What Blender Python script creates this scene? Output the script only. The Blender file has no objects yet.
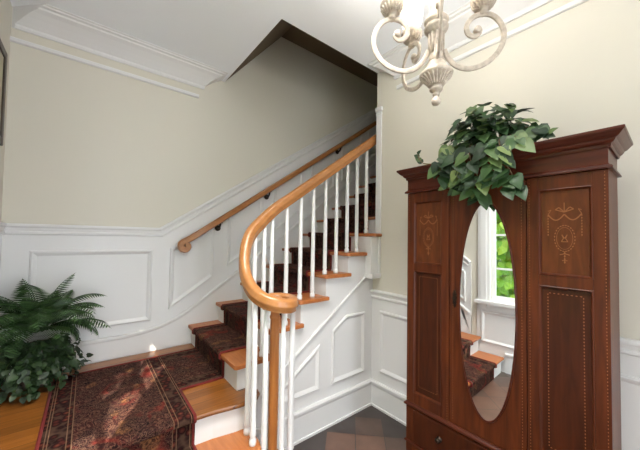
import bpy, bmesh, math, random
from mathutils import Vector, Matrix
random.seed(7)
PI = math.pi
SC = bpy.context.scene
COL = SC.collection

# ------------------------------------------------------------------ materials
def s2l(c):
    return tuple(((v/255)/12.92 if v/255 <= .04045 else ((v/255+.055)/1.055)**2.4) for v in c)

def mat(name, rgb, rough=.5, metal=0., bump=0., bscale=60., vary=0., vscale=8., coat=0., spec=.5):
    m = bpy.data.materials.new(name); m.use_nodes = True
    nt = m.node_tree; b = nt.nodes['Principled BSDF']
    col = s2l(rgb) + (1,)
    b.inputs['Base Color'].default_value = col
    b.inputs['Roughness'].default_value = rough
    b.inputs['Metallic'].default_value = metal
    b.inputs['Specular IOR Level'].default_value = spec
    if coat:
        b.inputs['Coat Weight'].default_value = coat
        b.inputs['Coat Roughness'].default_value = .12
    tc = nt.nodes.new('ShaderNodeTexCoord')
    if vary:
        n = nt.nodes.new('ShaderNodeTexNoise'); n.inputs['Scale'].default_value = vscale
        n.inputs['Detail'].default_value = 4
        nt.links.new(tc.outputs['Object'], n.inputs['Vector'])
        r = nt.nodes.new('ShaderNodeValToRGB')
        r.color_ramp.elements[0].position = .3; r.color_ramp.elements[1].position = .7
        r.color_ramp.elements[0].color = tuple(max(0, c*(1-vary)) for c in col[:3])+(1,)
        r.color_ramp.elements[1].color = tuple(min(1, c*(1+vary)) for c in col[:3])+(1,)
        nt.links.new(n.outputs['Fac'], r.inputs['Fac'])
        nt.links.new(r.outputs['Color'], b.inputs['Base Color'])
    if bump:
        n2 = nt.nodes.new('ShaderNodeTexNoise'); n2.inputs['Scale'].default_value = bscale
        nt.links.new(tc.outputs['Object'], n2.inputs['Vector'])
        bp = nt.nodes.new('ShaderNodeBump'); bp.inputs['Strength'].default_value = bump
        bp.inputs['Distance'].default_value = .002
        nt.links.new(n2.outputs['Fac'], bp.inputs['Height'])
        nt.links.new(bp.outputs['Normal'], b.inputs['Normal'])
    return m

def wood(name, c1, c2, rough=.35, stretch=(1, 12, 12), scale=3.0, coat=.2, planks=None):
    """grained wood; stretch<1 axis = grain direction; planks = (axis, width) adds board-to-board variation"""
    m = bpy.data.materials.new(name); m.use_nodes = True
    nt = m.node_tree; N = nt.nodes; L = nt.links; b = N['Principled BSDF']
    b.inputs['Roughness'].default_value = rough
    b.inputs['Coat Weight'].default_value = coat; b.inputs['Coat Roughness'].default_value = .2
    tc = N.new('ShaderNodeTexCoord'); mp = N.new('ShaderNodeMapping')
    mp.inputs['Scale'].default_value = stretch
    L.new(tc.outputs['Object'], mp.inputs['Vector'])
    n = N.new('ShaderNodeTexNoise'); n.inputs['Scale'].default_value = scale
    n.inputs['Detail'].default_value = 7; n.inputs['Distortion'].default_value = .6
    L.new(mp.outputs['Vector'], n.inputs['Vector'])
    r = N.new('ShaderNodeValToRGB')
    r.color_ramp.elements[0].position = .3; r.color_ramp.elements[1].position = .72
    r.color_ramp.elements[0].color = s2l(c1)+(1,); r.color_ramp.elements[1].color = s2l(c2)+(1,)
    L.new(n.outputs['Fac'], r.inputs['Fac'])
    out = r.outputs['Color']
    if planks:
        ax, w = planks
        sp = N.new('ShaderNodeSeparateXYZ'); L.new(tc.outputs['Object'], sp.inputs[0])
        d = N.new('ShaderNodeMath'); d.operation = 'DIVIDE'; d.inputs[1].default_value = w
        L.new(sp.outputs[ax], d.inputs[0])
        f = N.new('ShaderNodeMath'); f.operation = 'FLOOR'; L.new(d.outputs[0], f.inputs[0])
        wn = N.new('ShaderNodeTexWhiteNoise'); wn.noise_dimensions = '1D'; L.new(f.outputs[0], wn.inputs['W'])
        fr = N.new('ShaderNodeMath'); fr.operation = 'FRACT'; L.new(d.outputs[0], fr.inputs[0])
        ls = N.new('ShaderNodeMath'); ls.operation = 'GREATER_THAN'; ls.inputs[1].default_value = .035
        L.new(fr.outputs[0], ls.inputs[0])
        mr = N.new('ShaderNodeMapRange'); mr.inputs['To Min'].default_value = .72; mr.inputs['To Max'].default_value = 1.12
        L.new(wn.outputs['Value'], mr.inputs['Value'])
        mu = N.new('ShaderNodeMath'); mu.operation = 'MULTIPLY'
        mr2 = N.new('ShaderNodeMapRange'); mr2.inputs['To Min'].default_value = .35
        L.new(ls.outputs[0], mr2.inputs['Value'])
        L.new(mr.outputs[0], mu.inputs[0]); L.new(mr2.outputs[0], mu.inputs[1])
        mx = N.new('ShaderNodeVectorMath'); mx.operation = 'SCALE'
        L.new(out, mx.inputs[0]); L.new(mu.outputs[0], mx.inputs['Scale'])
        out = mx.outputs[0]
    L.new(out, b.inputs['Base Color'])
    bp = N.new('ShaderNodeBump'); bp.inputs['Strength'].default_value = .08; bp.inputs['Distance'].default_value = .002
    L.new(n.outputs['Fac'], bp.inputs['Height']); L.new(bp.outputs['Normal'], b.inputs['Normal'])
    return m

def leafmat(name, cols, rough=.45):
    m = bpy.data.materials.new(name); m.use_nodes = True
    nt = m.node_tree; b = nt.nodes['Principled BSDF']
    g = nt.nodes.new('ShaderNodeNewGeometry'); r = nt.nodes.new('ShaderNodeValToRGB')
    els = r.color_ramp.elements
    while len(els) < len(cols): els.new(.5)
    for i, c in enumerate(cols):
        els[i].position = i/(len(cols)-1); els[i].color = s2l(c)+(1,)
    nt.links.new(g.outputs['Random Per Island'], r.inputs['Fac'])
    nt.links.new(r.outputs['Color'], b.inputs['Base Color'])
    b.inputs['Roughness'].default_value = rough
    b.inputs['Specular IOR Level'].default_value = .4
    return m

M = {}
M['beige']   = mat('beige_wall_paint', (212, 208, 196), .75, bump=.05, bscale=250)
M['ceil']    = mat('ceiling_paint', (240, 243, 248), .85, bump=.04, bscale=250)
M['soffit']  = mat('soffit_shaded_brown', (104, 88, 66), .8)  # stairwell shadow put into the soffit's dark brown colour
M['white']   = mat('white_trim_paint', (222, 222, 222), .42)
M['oak']     = wood('oak_tread', (160, 92, 44), (184, 114, 62), .38, (10, 1.2, 10), 4)
M['oakfloor']= wood('oak_floor', (126, 74, 26), (158, 98, 42), .3, (1.2, 14, 14), 4, planks=(1, .075))
M['rail']    = wood('handrail_oak', (160, 104, 54), (178, 122, 72), .3, (3, 9, 9), 3)
M['newel']   = wood('newel_oak', (164, 98, 44), (190, 124, 62), .3, (14, 14, 1.5), 3)
M['mahog']   = wood('mahogany', (62, 26, 10), (92, 43, 17), .38, (14, 14, 1.2), 3, .06)
M['mahogp']  = wood('mahogany_panel', (48, 19, 6), (72, 31, 11), .38, (9, 9, 1.0), 4, .06)
M['mahogu']  = wood('mahogany_veneer_panel', (72, 34, 14), (100, 52, 24), .38, (8, 8, 1.5), 4, .06)
M['mahogh']  = wood('mahogany_cornice', (58, 23, 12), (82, 35, 19), .34, (14, 1.2, 14), 3, .12)
for k_ in ('mahog', 'mahogp', 'mahogh', 'mahogu'): M[k_].node_tree.nodes['Principled BSDF'].inputs['Specular IOR Level'].default_value = .22
M['inlay']   = mat('satinwood_inlay', (132, 80, 40), .4)
M['mirror']  = mat('mirror_glass', (235, 238, 236), .0, 1.0)
M['bronze']  = mat('dark_bronze', (52, 42, 34), .4, .8)
M['chand']   = mat('antique_white_metal', (186, 174, 160), .45, .15, bump=.3, bscale=90, vary=.22, vscale=45)
M['slate']   = mat('slate_tile', (66, 58, 56), .35, bump=.1, vary=.2, vscale=6)
M['terra']   = mat('terracotta_tile', (104, 78, 66), .38, bump=.1, vary=.18, vscale=6)
M['terra2']  = mat('brown_tile', (88, 70, 62), .38, bump=.1, vary=.18, vscale=6)
M['grout']   = mat('grout', (92, 84, 78), .8)
M['fern']    = leafmat('fern_leaf', [(30, 50, 24), (46, 74, 36), (70, 100, 54)])
M['ivy']     = leafmat('ivy_leaf', [(24, 38, 22), (36, 56, 30), (54, 76, 42)])
M['pothos']  = leafmat('pothos_leaf', [(30, 50, 30), (42, 68, 40), (54, 82, 48), (72, 100, 58), (118, 136, 80)], .42)
M['vine']    = leafmat('window_vine_leaf', [(90, 150, 40), (140, 190, 60), (190, 220, 90)], .5)
M['stem']    = mat('plant_stem', (110, 84, 56), .6)
M['gstem']   = mat('green_stem', (70, 92, 44), .6)
M['pot']     = mat('stone_pot', (120, 110, 100), .7, bump=.2, vary=.15)
M['soil']    = mat('soil', (50, 38, 28), .9)
M['frame']   = mat('dark_picture_frame', (52, 40, 28), .4)
M['artmat']  = mat('picture_mount', (170, 162, 140), .6, vary=.2, vscale=5)
M['binding'] = mat('red_carpet_binding', (104, 26, 22), .9)

def m_glass(name):
    m = bpy.data.materials.new(name); m.use_nodes = True
    nt = m.node_tree; nt.nodes.remove(nt.nodes['Principled BSDF'])
    t = nt.nodes.new('ShaderNodeBsdfTransparent'); g = nt.nodes.new('ShaderNodeBsdfGlossy'); x = nt.nodes.new('ShaderNodeMixShader')
    t.inputs[0].default_value = (.97, .98, .97, 1); g.inputs['Roughness'].default_value = .02; x.inputs[0].default_value = .06
    nt.links.new(t.outputs[0], x.inputs[1]); nt.links.new(g.outputs[0], x.inputs[2])
    nt.links.new(x.outputs[0], nt.nodes['Material Output'].inputs[0])
    return m
M['pane'] = m_glass('window_pane_glass')
M['shade'] = mat('frosted_glass_shade', (250, 246, 236), .4)
_b = M['shade'].node_tree.nodes['Principled BSDF']
_b.inputs['Transmission Weight'].default_value = .6
_b.inputs['Emission Color'].default_value = (1, .96, .9, 1); _b.inputs['Emission Strength'].default_value = 1.0
M['bulb'] = mat('lit_bulb', (255, 240, 215), .4)
_b = M['bulb'].node_tree.nodes['Principled BSDF']
_b.inputs['Emission Color'].default_value = (1, .86, .66, 1); _b.inputs['Emission Strength'].default_value = 8

def rug_material():
    m = bpy.data.materials.new('persian_runner'); m.use_nodes = True
    nt = m.node_tree; N = nt.nodes; L = nt.links; b = N['Principled BSDF']
    b.inputs['Roughness'].default_value = .95; b.inputs['Specular IOR Level'].default_value = .1
    uv = N.new('ShaderNodeUVMap'); uv.uv_map = 'UVMap'
    sp = N.new('ShaderNodeSeparateXYZ'); L.new(uv.outputs[0], sp.inputs[0])
    def math_(op, a, bb=None, c=None):
        n = N.new('ShaderNodeMath'); n.operation = op
        for i, v in enumerate((a, bb, c)):
            if v is None: continue
            if isinstance(v, (int, float)): n.inputs[i].default_value = v
            else: L.new(v, n.inputs[i])
        return n.outputs[0]
    def ramp(fac, stops, const=False):
        r = N.new('ShaderNodeValToRGB'); e = r.color_ramp.elements
        if const: r.color_ramp.interpolation = 'CONSTANT'
        while len(e) < len(stops): e.new(.5)
        for i, (p, c) in enumerate(stops):
            e[i].position = p; e[i].color = s2l(c)+(1,)
        L.new(fac, r.inputs['Fac']); return r.outputs['Color']
    def mix(f, a, c):
        n = N.new('ShaderNodeMix'); n.data_type = 'RGBA'
        if isinstance(f, (int, float)): n.inputs[0].default_value = f
        else: L.new(f, n.inputs[0])
        L.new(a, n.inputs[6]); L.new(c, n.inputs[7]); return n.outputs[2]
    def noise(scale, detail=3, dist=0.):
        n = N.new('ShaderNodeTexNoise'); n.inputs['Scale'].default_value = scale
        n.inputs['Detail'].default_value = detail; n.inputs['Distortion'].default_value = dist
        L.new(uv.outputs[0], n.inputs['Vector']); return n.outputs['Fac']
    def vor(scale, feat='F1', out='Distance'):
        n = N.new('ShaderNodeTexVoronoi'); n.inputs['Scale'].default_value = scale; n.feature = feat
        L.new(uv.outputs[0], n.inputs['Vector']); return n.outputs[out]
    t = sp.outputs[1]
    e = math_('MINIMUM', t, math_('SUBTRACT', .68, t))
    # field: swirling small scrolls of brown, tan and near black, with red blooms
    base = ramp(noise(22, 6, 2.5), [(.36, (44, 24, 22)), (.46, (60, 28, 26)), (.52, (108, 78, 62)), (.56, (48, 22, 22)), (.66, (26, 16, 18))])
    flor = ramp(noise(27, 6, 3.0), [(.40, (26, 15, 16)), (.47, (56, 28, 27)), (.51, (106, 80, 64)), (.55, (38, 20, 20)), (.64, (22, 14, 16))])
    col = mix(ramp_fac(N, L, noise(9, 2), .42, .58), base, flor)
    red = ramp(noise(30, 3, 1.5), [(.35, (84, 22, 20)), (.6, (126, 42, 34))])
    col = mix(math_('MULTIPLY', ramp_fac(N, L, noise(5.5, 2, 1.0), .57, .68), .6), col, red)
    gold = ramp(noise(40, 3, 2), [(.4, (60, 36, 26)), (.6, (140, 96, 60))])
    col = mix(math_('MULTIPLY', ramp_fac(N, L, noise(7.3, 1), .62, .68), .6), col, gold)
    # border band with rosettes and thin light guard lines
    band = ramp(vor(26), [(.0, (112, 62, 44)), (.25, (74, 34, 28)), (.5, (30, 14, 15)), (.8, (70, 50, 40))])
    inb = math_('LESS_THAN', e, .125)
    col = mix(inb, col, band)
    for pos in (.022, .034, .105, .125):
        ln = math_('LESS_THAN', math_('ABSOLUTE', math_('SUBTRACT', e, pos)), .0022)
        rgbn = N.new('ShaderNodeRGB'); rgbn.outputs[0].default_value = s2l((120, 92, 70))+(1,)
        col = mix(math_('MULTIPLY', ln, .75), col, rgbn.outputs[0])
    L.new(col, b.inputs['Base Color'])
    bp = N.new('ShaderNodeBump'); bp.inputs['Strength'].default_value = .35; bp.inputs['Distance'].default_value = .003
    L.new(noise(260, 2), bp.inputs['Height']); L.new(bp.outputs['Normal'], b.inputs['Normal'])
    return m
def ramp_fac(N, L, src, a, c):
    n = N.new('ShaderNodeMapRange'); n.inputs['From Min'].default_value = a; n.inputs['From Max'].default_value = c
    L.new(src, n.inputs['Value']); return n.outputs[0]
M['rug'] = rug_material()

# ------------------------------------------------------------------ mesh helpers
def obj(name, bm, m, parent=None, smooth=False, bevel=0.):
    bmesh.ops.recalc_face_normals(bm, faces=bm.faces[:])
    me = bpy.data.meshes.new(name); bm.to_mesh(me); bm.free()
    for mm in (m if isinstance(m, (list, tuple)) else [m]): me.materials.append(mm)
    if smooth:
        for p in me.polygons: p.use_smooth = True
    o = bpy.data.objects.new(name, me); COL.objects.link(o)
    if parent is not None:
        o.parent = parent
        o.matrix_parent_inverse = Matrix.Translation(-parent_loc(parent))
    if bevel:
        b = o.modifiers.new('bevel', 'BEVEL'); b.width = bevel; b.segments = 2; b.limit_method = 'ANGLE'
        b.angle_limit = math.radians(40)
    return o
def parent_loc(p):
    l = Vector(p.location)
    return l if p.type == 'EMPTY' else Vector((0, 0, 0)) if p.parent is not None else l
def struct(name, bm, m, parent=None, **k):
    o = obj(name, bm, m, parent, **k)
    if parent is None: o['kind'] = 'structure'
    return o
def tag(o, label, cat, group=None):
    o['label'] = label; o['category'] = cat
    if group: o['group'] = group
    return o
def thing(name, label, cat, loc, group=None):
    o = bpy.data.objects.new(name, None); COL.objects.link(o); o.location = loc; o.empty_display_size = .1
    return tag(o, label, cat, group)
def box(bm, x0, x1, y0, y1, z0, z1):
    v = [bm.verts.new(p) for p in ((x0,y0,z0),(x1,y0,z0),(x1,y1,z0),(x0,y1,z0),(x0,y0,z1),(x1,y0,z1),(x1,y1,z1),(x0,y1,z1))]
    for f in ((0,3,2,1),(4,5,6,7),(0,1,5,4),(1,2,6,5),(2,3,7,6),(3,0,4,7)): bm.faces.new([v[i] for i in f])
    return bm
def B(*a):
    return box(bmesh.new(), *a)
def prism(bm, pts, f0, f1):
    """pts 2D polygon; f0, f1 map (a,b) to the two end caps"""
    a = [bm.verts.new(f0(*p)) for p in pts]; c = [bm.verts.new(f1(*p)) for p in pts]
    n = len(pts)
    bm.faces.new(a); bm.faces.new(list(reversed(c)))
    for i in range(n): bm.faces.new((a[i], c[i], c[(i+1) % n], a[(i+1) % n]))
    return bm
def lathe(bm, prof, cx, cy, seg=20, M3=None):
    rings = []
    for r, z in prof:
        ring = []
        for k in range(seg):
            p = Vector((cx+r*math.cos(2*PI*k/seg), cy+r*math.sin(2*PI*k/seg), z))
            if M3: p = M3 @ p
            ring.append(bm.verts.new(p))
        rings.append(ring)
    for a, c in zip(rings, rings[1:]):
        for k in range(seg): bm.faces.new((a[k], a[(k+1) % seg], c[(k+1) % seg], c[k]))
    bm.faces.new(list(reversed(rings[0]))); bm.faces.new(rings[-1])
    return bm
def sweep(bm, path, prof, up=Vector((0, 0, 1)), closed=False, cap=True, scale=None):
    """path: Vectors; prof: (lateral, up) points"""
    path = [Vector(p) for p in path]; n = len(path); rings = []
    for i, p in enumerate(path):
        if closed: t = path[(i+1) % n]-path[i-1]
        else: t = path[min(i+1, n-1)]-path[max(i-1, 0)]
        t.normalize()
        lat = t.cross(up)
        if lat.length < 1e-5: lat = Vector((1, 0, 0))
        lat.normalize(); u = lat.cross(t)
        s = scale[i] if scale else 1
        rings.append([bm.verts.new(p+lat*a*s+u*b*s) for a, b in prof])
    k = len(prof)
    for i in range(n if closed else n-1):
        a, c = rings[i], rings[(i+1) % n]
        for j in range(k): bm.faces.new((a[j], a[(j+1) % k], c[(j+1) % k], c[j]))
    if cap and not closed:
        bm.faces.new(list(reversed(rings[0]))); bm.faces.new(rings[-1])
    return bm
def circ(r, n=8): return [(r*math.cos(2*PI*k/n), r*math.sin(2*PI*k/n)) for k in range(n)]
def tube(bm, path, r, n=8, up=Vector((0, 0, 1)), scale=None): return sweep(bm, path, circ(r, n), up, scale=scale)
def catmull(P, sub=6):
    P = [Vector(p) for p in P]; out = []
    for i in range(len(P)-1):
        p0 = P[max(i-1, 0)]; p1 = P[i]; p2 = P[i+1]; p3 = P[min(i+2, len(P)-1)]
        for k in range(sub):
            t = k/sub
            out.append(.5*((2*p1)+(p2-p0)*t+(2*p0-5*p1+4*p2-p3)*t*t+(3*p1-p0-3*p2+p3)*t**3))
    out.append(P[-1]); return out

# planes: (along, z, height off the wall) -> world
W = 1.111
XL = -2.64
def PB(a, z, h=0): return (a, W-h, z)          # back wall
def PS(a, z, h=0): return (a, -h, z)           # wall under the stair
def PR(a, z, h=0): return (-h, a, z)           # right wall
def PL(a, z, h=0): return (XL+h, a, z)         # left wall
def offset_poly(pts, d):
    n = len(pts); out = []
    area = sum(pts[i][0]*pts[(i+1) % n][1]-pts[(i+1) % n][0]*pts[i][1] for i in range(n))
    s = 1 if area > 0 else -1
    for i in range(n):
        p0, p1, p2 = Vector(pts[i-1]), Vector(pts[i]), Vector(pts[(i+1) % n])
        e1 = (p1-p0).normalized(); e2 = (p2-p1).normalized()
        n1 = Vector((-e1.y, e1.x))*s; n2 = Vector((-e2.y, e2.x))*s
        b = (n1+n2); b = b/ max(.2, b.dot(n1)) if b.length > 1e-6 else n1
        out.append((p1.x+b.x*d, p1.y+b.y*d))
    return out
def panel_frame(bm, pts, P, prof=((0, 0), (.004, .012), (.014, .016), (.026, .010), (.034, .004), (.04, 0))):
    rings = []
    for d, h in prof:
        rings.append([bm.verts.new(P(a, z, h)) for a, z in offset_poly(pts, d)])
    n = len(pts)
    for A, C in zip(rings, rings[1:]):
        for i in range(n): bm.faces.new((A[i], A[(i+1) % n], C[(i+1) % n], C[i]))
    return bm
def moulding(bm, line, P, prof):
    """line: open 2D polyline on a wall plane; prof: (offset below the line, height)"""
    n = len(line); rings = []
    for i in range(n):
        p = Vector(line[i])
        e1 = (Vector(line[i])-Vector(line[i-1])).normalized() if i > 0 else None
        e2 = (Vector(line[i+1])-Vector(line[i])).normalized() if i < n-1 else None
        e1 = e1 or e2; e2 = e2 or e1
        n1 = Vector((e1.y, -e1.x)); n2 = Vector((e2.y, -e2.x))
        b = n1+n2; b = b/b.dot(n1)
        rings.append([bm.verts.new(P(p.x+b.x*d, p.y+b.y*d, h)) for d, h in prof])
    k = len(prof)
    for A, C in zip(rings, rings[1:]):
        for j in range(k): bm.faces.new((A[j], A[(j+1) % k], C[(j+1) % k], C[j]))
    bm.faces.new(rings[0]); bm.faces.new(list(reversed(rings[-1])))
    return bm
RAILP = ((0, 0), (0, .030), (.010, .036), (.020, .036), (.030, .024), (.052, .018), (.060, .026), (.072, .026), (.082, .012), (.082, 0))
BASECAP = ((0, 0), (0, .016), (.012, .024), (.03, .022), (.05, .014), (.05, 0))

# ------------------------------------------------------------------ key dimensions
RISE, RUN = .18, .2557
Z0 = .54                                    # landing
X1 = -1.389                                 # nosing of the first tread above the landing
CEIL = 3.194
TOPW = 3.99
XE = -1.092
YO = -.033
NT = 14
def zk(k): return Z0+k*RISE
def xk(k): return X1+(k-1)*RUN
XEND = 2.3
YB = -4.2

# ------------------------------------------------------------------ setting: shell
struct('wall_back', B(XL-.12, XEND+.1, W, W+.12, 0, TOPW+.1), M['beige'])
# left wall with two windows
WIN = [(-1.41, -.46, .82, 2.46)]
bm = bmesh.new()
ys = [YB, WIN[0][0], WIN[0][1], W]
for i in (0, 2): box(bm, XL-.12, XL, ys[i], ys[i+1], 0, CEIL+.06)
for y0, y1, z0, z1 in WIN:
    box(bm, XL-.12, XL, y0, y1, 0, z0); box(bm, XL-.12, XL, y0, y1, z1, CEIL+.06)
struct('wall_left', bm, M['beige'])
bm = bmesh.new()
box(bm, 0, .14, -3.0, YO, 0, CEIL+.06); box(bm, .0005, .14, YO, 0, 0, 1.585); box(bm, 0, .14, YB, -3.0, 2.3, CEIL+.06); box(bm, 0, .14, YB, -4.05, 0, 2.3)
struct('wall_right', bm, M['beige'])
bm = bmesh.new()
box(bm, XL-.12, -1.9, YB-.12, YB, 0, CEIL+.06); box(bm, -1.0, .14, YB-.12, YB, 0, CEIL+.06); box(bm, -1.9, -1.0, YB-.12, YB, 2.2, CEIL+.06)
struct('wall_front', bm, M['beige'])
# wall that carries on beside the upper flight, and the header over the stair opening
bm = bmesh.new()
box(bm, .14, XEND, -.12, 0.0, 0, TOPW+.1)
box(bm, XE, .14, YO-.10, YO, CEIL+.0605, TOPW+.1)
struct('wall_stairwell', bm, M['beige'])
struct('wall_stair_end', B(XEND, XEND+.1, 0, W, 0, TOPW+.1), M['beige'])
# ceiling (L-shaped round the stair opening)
bm = bmesh.new()
prism(bm, [(XL, YB), (0, YB), (0, YO), (XE, YO), (XE, W), (XL, W)], lambda a, b: (a, b, CEIL), lambda a, b: (a, b, CEIL+.06))
struct('ceiling', bm, M['ceil'])
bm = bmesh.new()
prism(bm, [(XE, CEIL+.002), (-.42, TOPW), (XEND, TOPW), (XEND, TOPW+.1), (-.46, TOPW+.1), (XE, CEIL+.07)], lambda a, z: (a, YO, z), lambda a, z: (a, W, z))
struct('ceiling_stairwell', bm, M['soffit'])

# tile floor, diagonal squares
bm = bmesh.new()
u = Vector((.7071, -.7071)); v = Vector((-.7071, -.7071)); o0 = Vector((-.281, -.052)); T = .228
for i in range(-22, 24):
    for j in range(-6, 36):
        p = o0+u*T*i+v*T*j; g = .003
        q = [p+u*g+v*g, p+u*(T-g)+v*g, p+u*(T-g)+v*(T-g), p+u*g+v*(T-g)]
        c = p+u*T/2+v*T/2
        if c.x < XL-.3 or c.x > .3 or c.y > .3 or c.y < YB-.3: continue
        f = bm.faces.new([bm.verts.new((a.x, a.y, 0)) for a in q])
        dark = c.y > -.15 or c.x > -.2 or c.x < XL+.2
        f.material_index = 0 if dark else (1 if (i*7+j*13+(i*j) % 5) % 3 else 2)
for co, no in (((XL, 0, 0), (-1, 0, 0)), ((0, 0, 0), (1, 0, 0)), ((0, 0, 0), (0, 1, 0)), ((0, YB, 0), (0, -1, 0))):
    bmesh.ops.bisect_plane(bm, geom=bm.verts[:]+bm.edges[:]+bm.faces[:], plane_co=co, plane_no=no, clear_outer=True)
nf = len(bm.faces)
for f in box(bm, XL-.12, .14, YB-.12, W+.12, -.08, -.002).faces[nf:] if False else []: pass
bm.faces.ensure_lookup_table()
k0 = len(bm.faces)
box(bm, XL-.12, .14, YB-.12, W+.12, -.08, -.002)
bm.faces.ensure_lookup_table()
for f in bm.faces[k0:]: f.material_index = 3
struct('floor', bm, [M['slate'], M['terra'], M['terra2'], M['grout']])

# ------------------------------------------------------------------ trim on the back wall
XS = -1.655                               # where the chair rail starts to climb
RS = .672
def rail_z(x): return 1.638 if x < XS else 1.638+RS*(x-XS)
bm = bmesh.new()                          # painted dado field
prism(bm, [(XL, Z0-.1), (X1, Z0-.1), (XEND, Z0-.1+.7*(XEND-X1)), (XEND, rail_z(XEND)-.03), (XS, 1.608), (XL, 1.608)],
      lambda a, z: PB(a, z, 0), lambda a, z: PB(a, z, .010))
struct('trim_1', bm, M['white'])
struct('trim_2', moulding(bmesh.new(), [(XL, 1.638), (XS, 1.638), (XEND, rail_z(XEND))], PB, RAILP), M['white'])
bm = bmesh.new()
def PB1(a, z, h=0): return PB(a, z, h+.010)
panel_frame(bm, [(-2.49, .81), (-1.705, .81), (-1.705, 1.442), (-2.49, 1.442)], PB1)
x = -1.565
while x < XEND-.5:
    w = .405
    t0 = 1.452+.69*(x+1.565); b0 = .885+.69*(x+1.565)
    panel_frame(bm, [(x, b0), (x+w, b0+.69*w), (x+w, t0+.69*w), (x, t0)], PB1)
    x += w+.135
struct('trim_3', bm, M['white'])
# skirting along the landing, easing up into the stair skirt
sk = [(XL, .722), (-1.90, .722), (-1.75, .737), (-1.62, .765), (-1.50, .812), (-1.398, .868)]
sk += [(XEND, .868+.704*(XEND+1.398))]
bm = bmesh.new()
prism(bm, [(XL, Z0)]+[(X1+.03, Z0), (XEND, Z0+.70*(XEND-X1-.03))]+[p for p in reversed(sk)], lambda a, z: PB(a, z, .009), lambda a, z: PB(a, z, .020))
struct('baseboard_back', bm, M['white'])
struct('trim_4', moulding(bmesh.new(), sk, PB1, ((0, 0), (0, .012), (.008, .020), (.022, .019), (.034, .012), (.034, 0))), M['white'])

# crown and picture strip
def crown(bm, pts):
    """pts: list of (map, a0, a1)"""
    prof = [(0, CEIL-.155), (.014, CEIL-.155), (.020, CEIL-.140), (.018, CEIL-.125), (.040, CEIL-.105), (.075, CEIL-.075), (.115, CEIL-.045), (.145, CEIL-.030),
            (.150, CEIL-.018), (.172, CEIL-.016), (.176, CEIL-.006), (.19, CEIL-.004), (.19, CEIL), (0, CEIL)]
    for P, a0, a1, miter0 in pts:
        n = len(prof)
        rings = [[bm.verts.new(P(a0+h*miter0, z, h)) for h, z in prof],
                 [bm.verts.new(P(a1+h, z, h)) for h, z in prof],
                 [bm.verts.new(P(a1+h, z, 0)) for h, z in prof]]
        for A, C in zip(rings, rings[1:]):
            for j in range(n-1): bm.faces.new((A[j], A[j+1], C[j+1], C[j]))
        bm.faces.new(rings[0])
    return bm
STRIP = ((0, 0), (0, .012), (.006, .018), (.028, .018), (.034, .012), (.034, 0))
struct('trim_5', crown(bmesh.new(), [(PB, XL+.004, -1.318, 1)]), M['white'])
struct('trim_6', moulding(bmesh.new(), [(XL, 2.97), (-1.35, 2.97)], PB, STRIP), M['white'])
struct('trim_7', crown(bmesh.new(), [(PR, YB, YO-.225, 0)]), M['white'])
struct('trim_8', moulding(bmesh.new(), [(YB, 2.97), (-.27, 2.97)], PR, STRIP), M['white'])

# ------------------------------------------------------------------ trim on the right wall
bm = bmesh.new(); box(bm, -.010, 0, -3.0, 0, 0, 1.03); struct('trim_9', bm, M['white'])
struct('trim_10', moulding(bmesh.new(), [(-3.0, 1.082), (0, 1.082)], PR, RAILP), M['white'])
def PR1(a, z, h=0): return PR(a, z, h+.010)
bm = bmesh.new()
for a, c in ((-.60, -.10), (-1.42, -.74), (-2.3, -1.56)): panel_frame(bm, [(a, .335), (c, .335), (c, .90), (a, .90)], PR1)
struct('trim_11', bm, M['white'])
bm = bmesh.new(); box(bm, -.022, 0, -3.0, 0, 0, .19)
moulding(bm, [(-3.0, .236), (0, .236)], PR1, BASECAP)
box(bm, -.034, -.02, -3.0, -.02, 0, .018)
struct('baseboard_right', bm, M['white'])
# end of the right wall: boxed post with cap and drop
bm = bmesh.new()
box(bm, -.012, .14, -.095, YO, 1.60, 2.82); box(bm, -.024, .14, -.104, YO+.006, 2.80, 2.84); box(bm, -.018, .14, -.100, YO+.003, 2.765, 2.782)
box(bm, -.022, .0, -.095, 0, 1.245, 1.585)
box(bm, -.115, -.02, -.075, 0, 1.245, 1.585)
box(bm, -.128, .0, -.105, 0, 1.212, 1.245); box(bm, -.120, .0, -.100, 0, 1.200, 1.214)
struct('trim_12', bm, M['white'], bevel=.004)

# ------------------------------------------------------------------ wall under the stair
bm = bmesh.new()
pts = [(-1.27, 0), (.0, 0)]
pts += [(.0, zk(6)-.03)]
for k in range(6, 0, -1):
    pts += [(xk(k)+.03, zk(k)-.03), (xk(k)+.03, zk(k-1)-.03)]
pts[-2:] = [(-1.359, zk(1)-.03), (-1.359, Z0+.001), (-1.27, Z0+.001)]
prism(bm, pts, lambda a, z: (a, 0, z), lambda a, z: (a, .06, z))
struct('wall_understair', bm, M['white'])
bm = bmesh.new()
moulding(bm, [(-1.25, .424), (-.105, 1.224)], PS, ((0, 0), (0, .012), (.008, .016), (.018, .014), (.024, .006), (.024, 0)))
struct('trim_13', bm, M['white'])
bm = bmesh.new()
panel_frame(bm, [(-.525, .332), (-.115, .332), (-.115, .888), (-.36, .888), (-.525, .782)], PS)
panel_frame(bm, [(-1.16, .332), (-.652, .332), (-.652, .70), (-1.16, .352)], PS)
struct('trim_14', bm, M['white'])
bm = bmesh.new(); box(bm, -1.27, 0, -.014, 0, 0, .19)
moulding(bm, [(-1.27, .236), (-.022, .236)], PS, BASECAP)
box(bm, -1.27, -.03, -.026, -.012, 0, .018)
struct('baseboard_understair', bm, M['white'])

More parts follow.
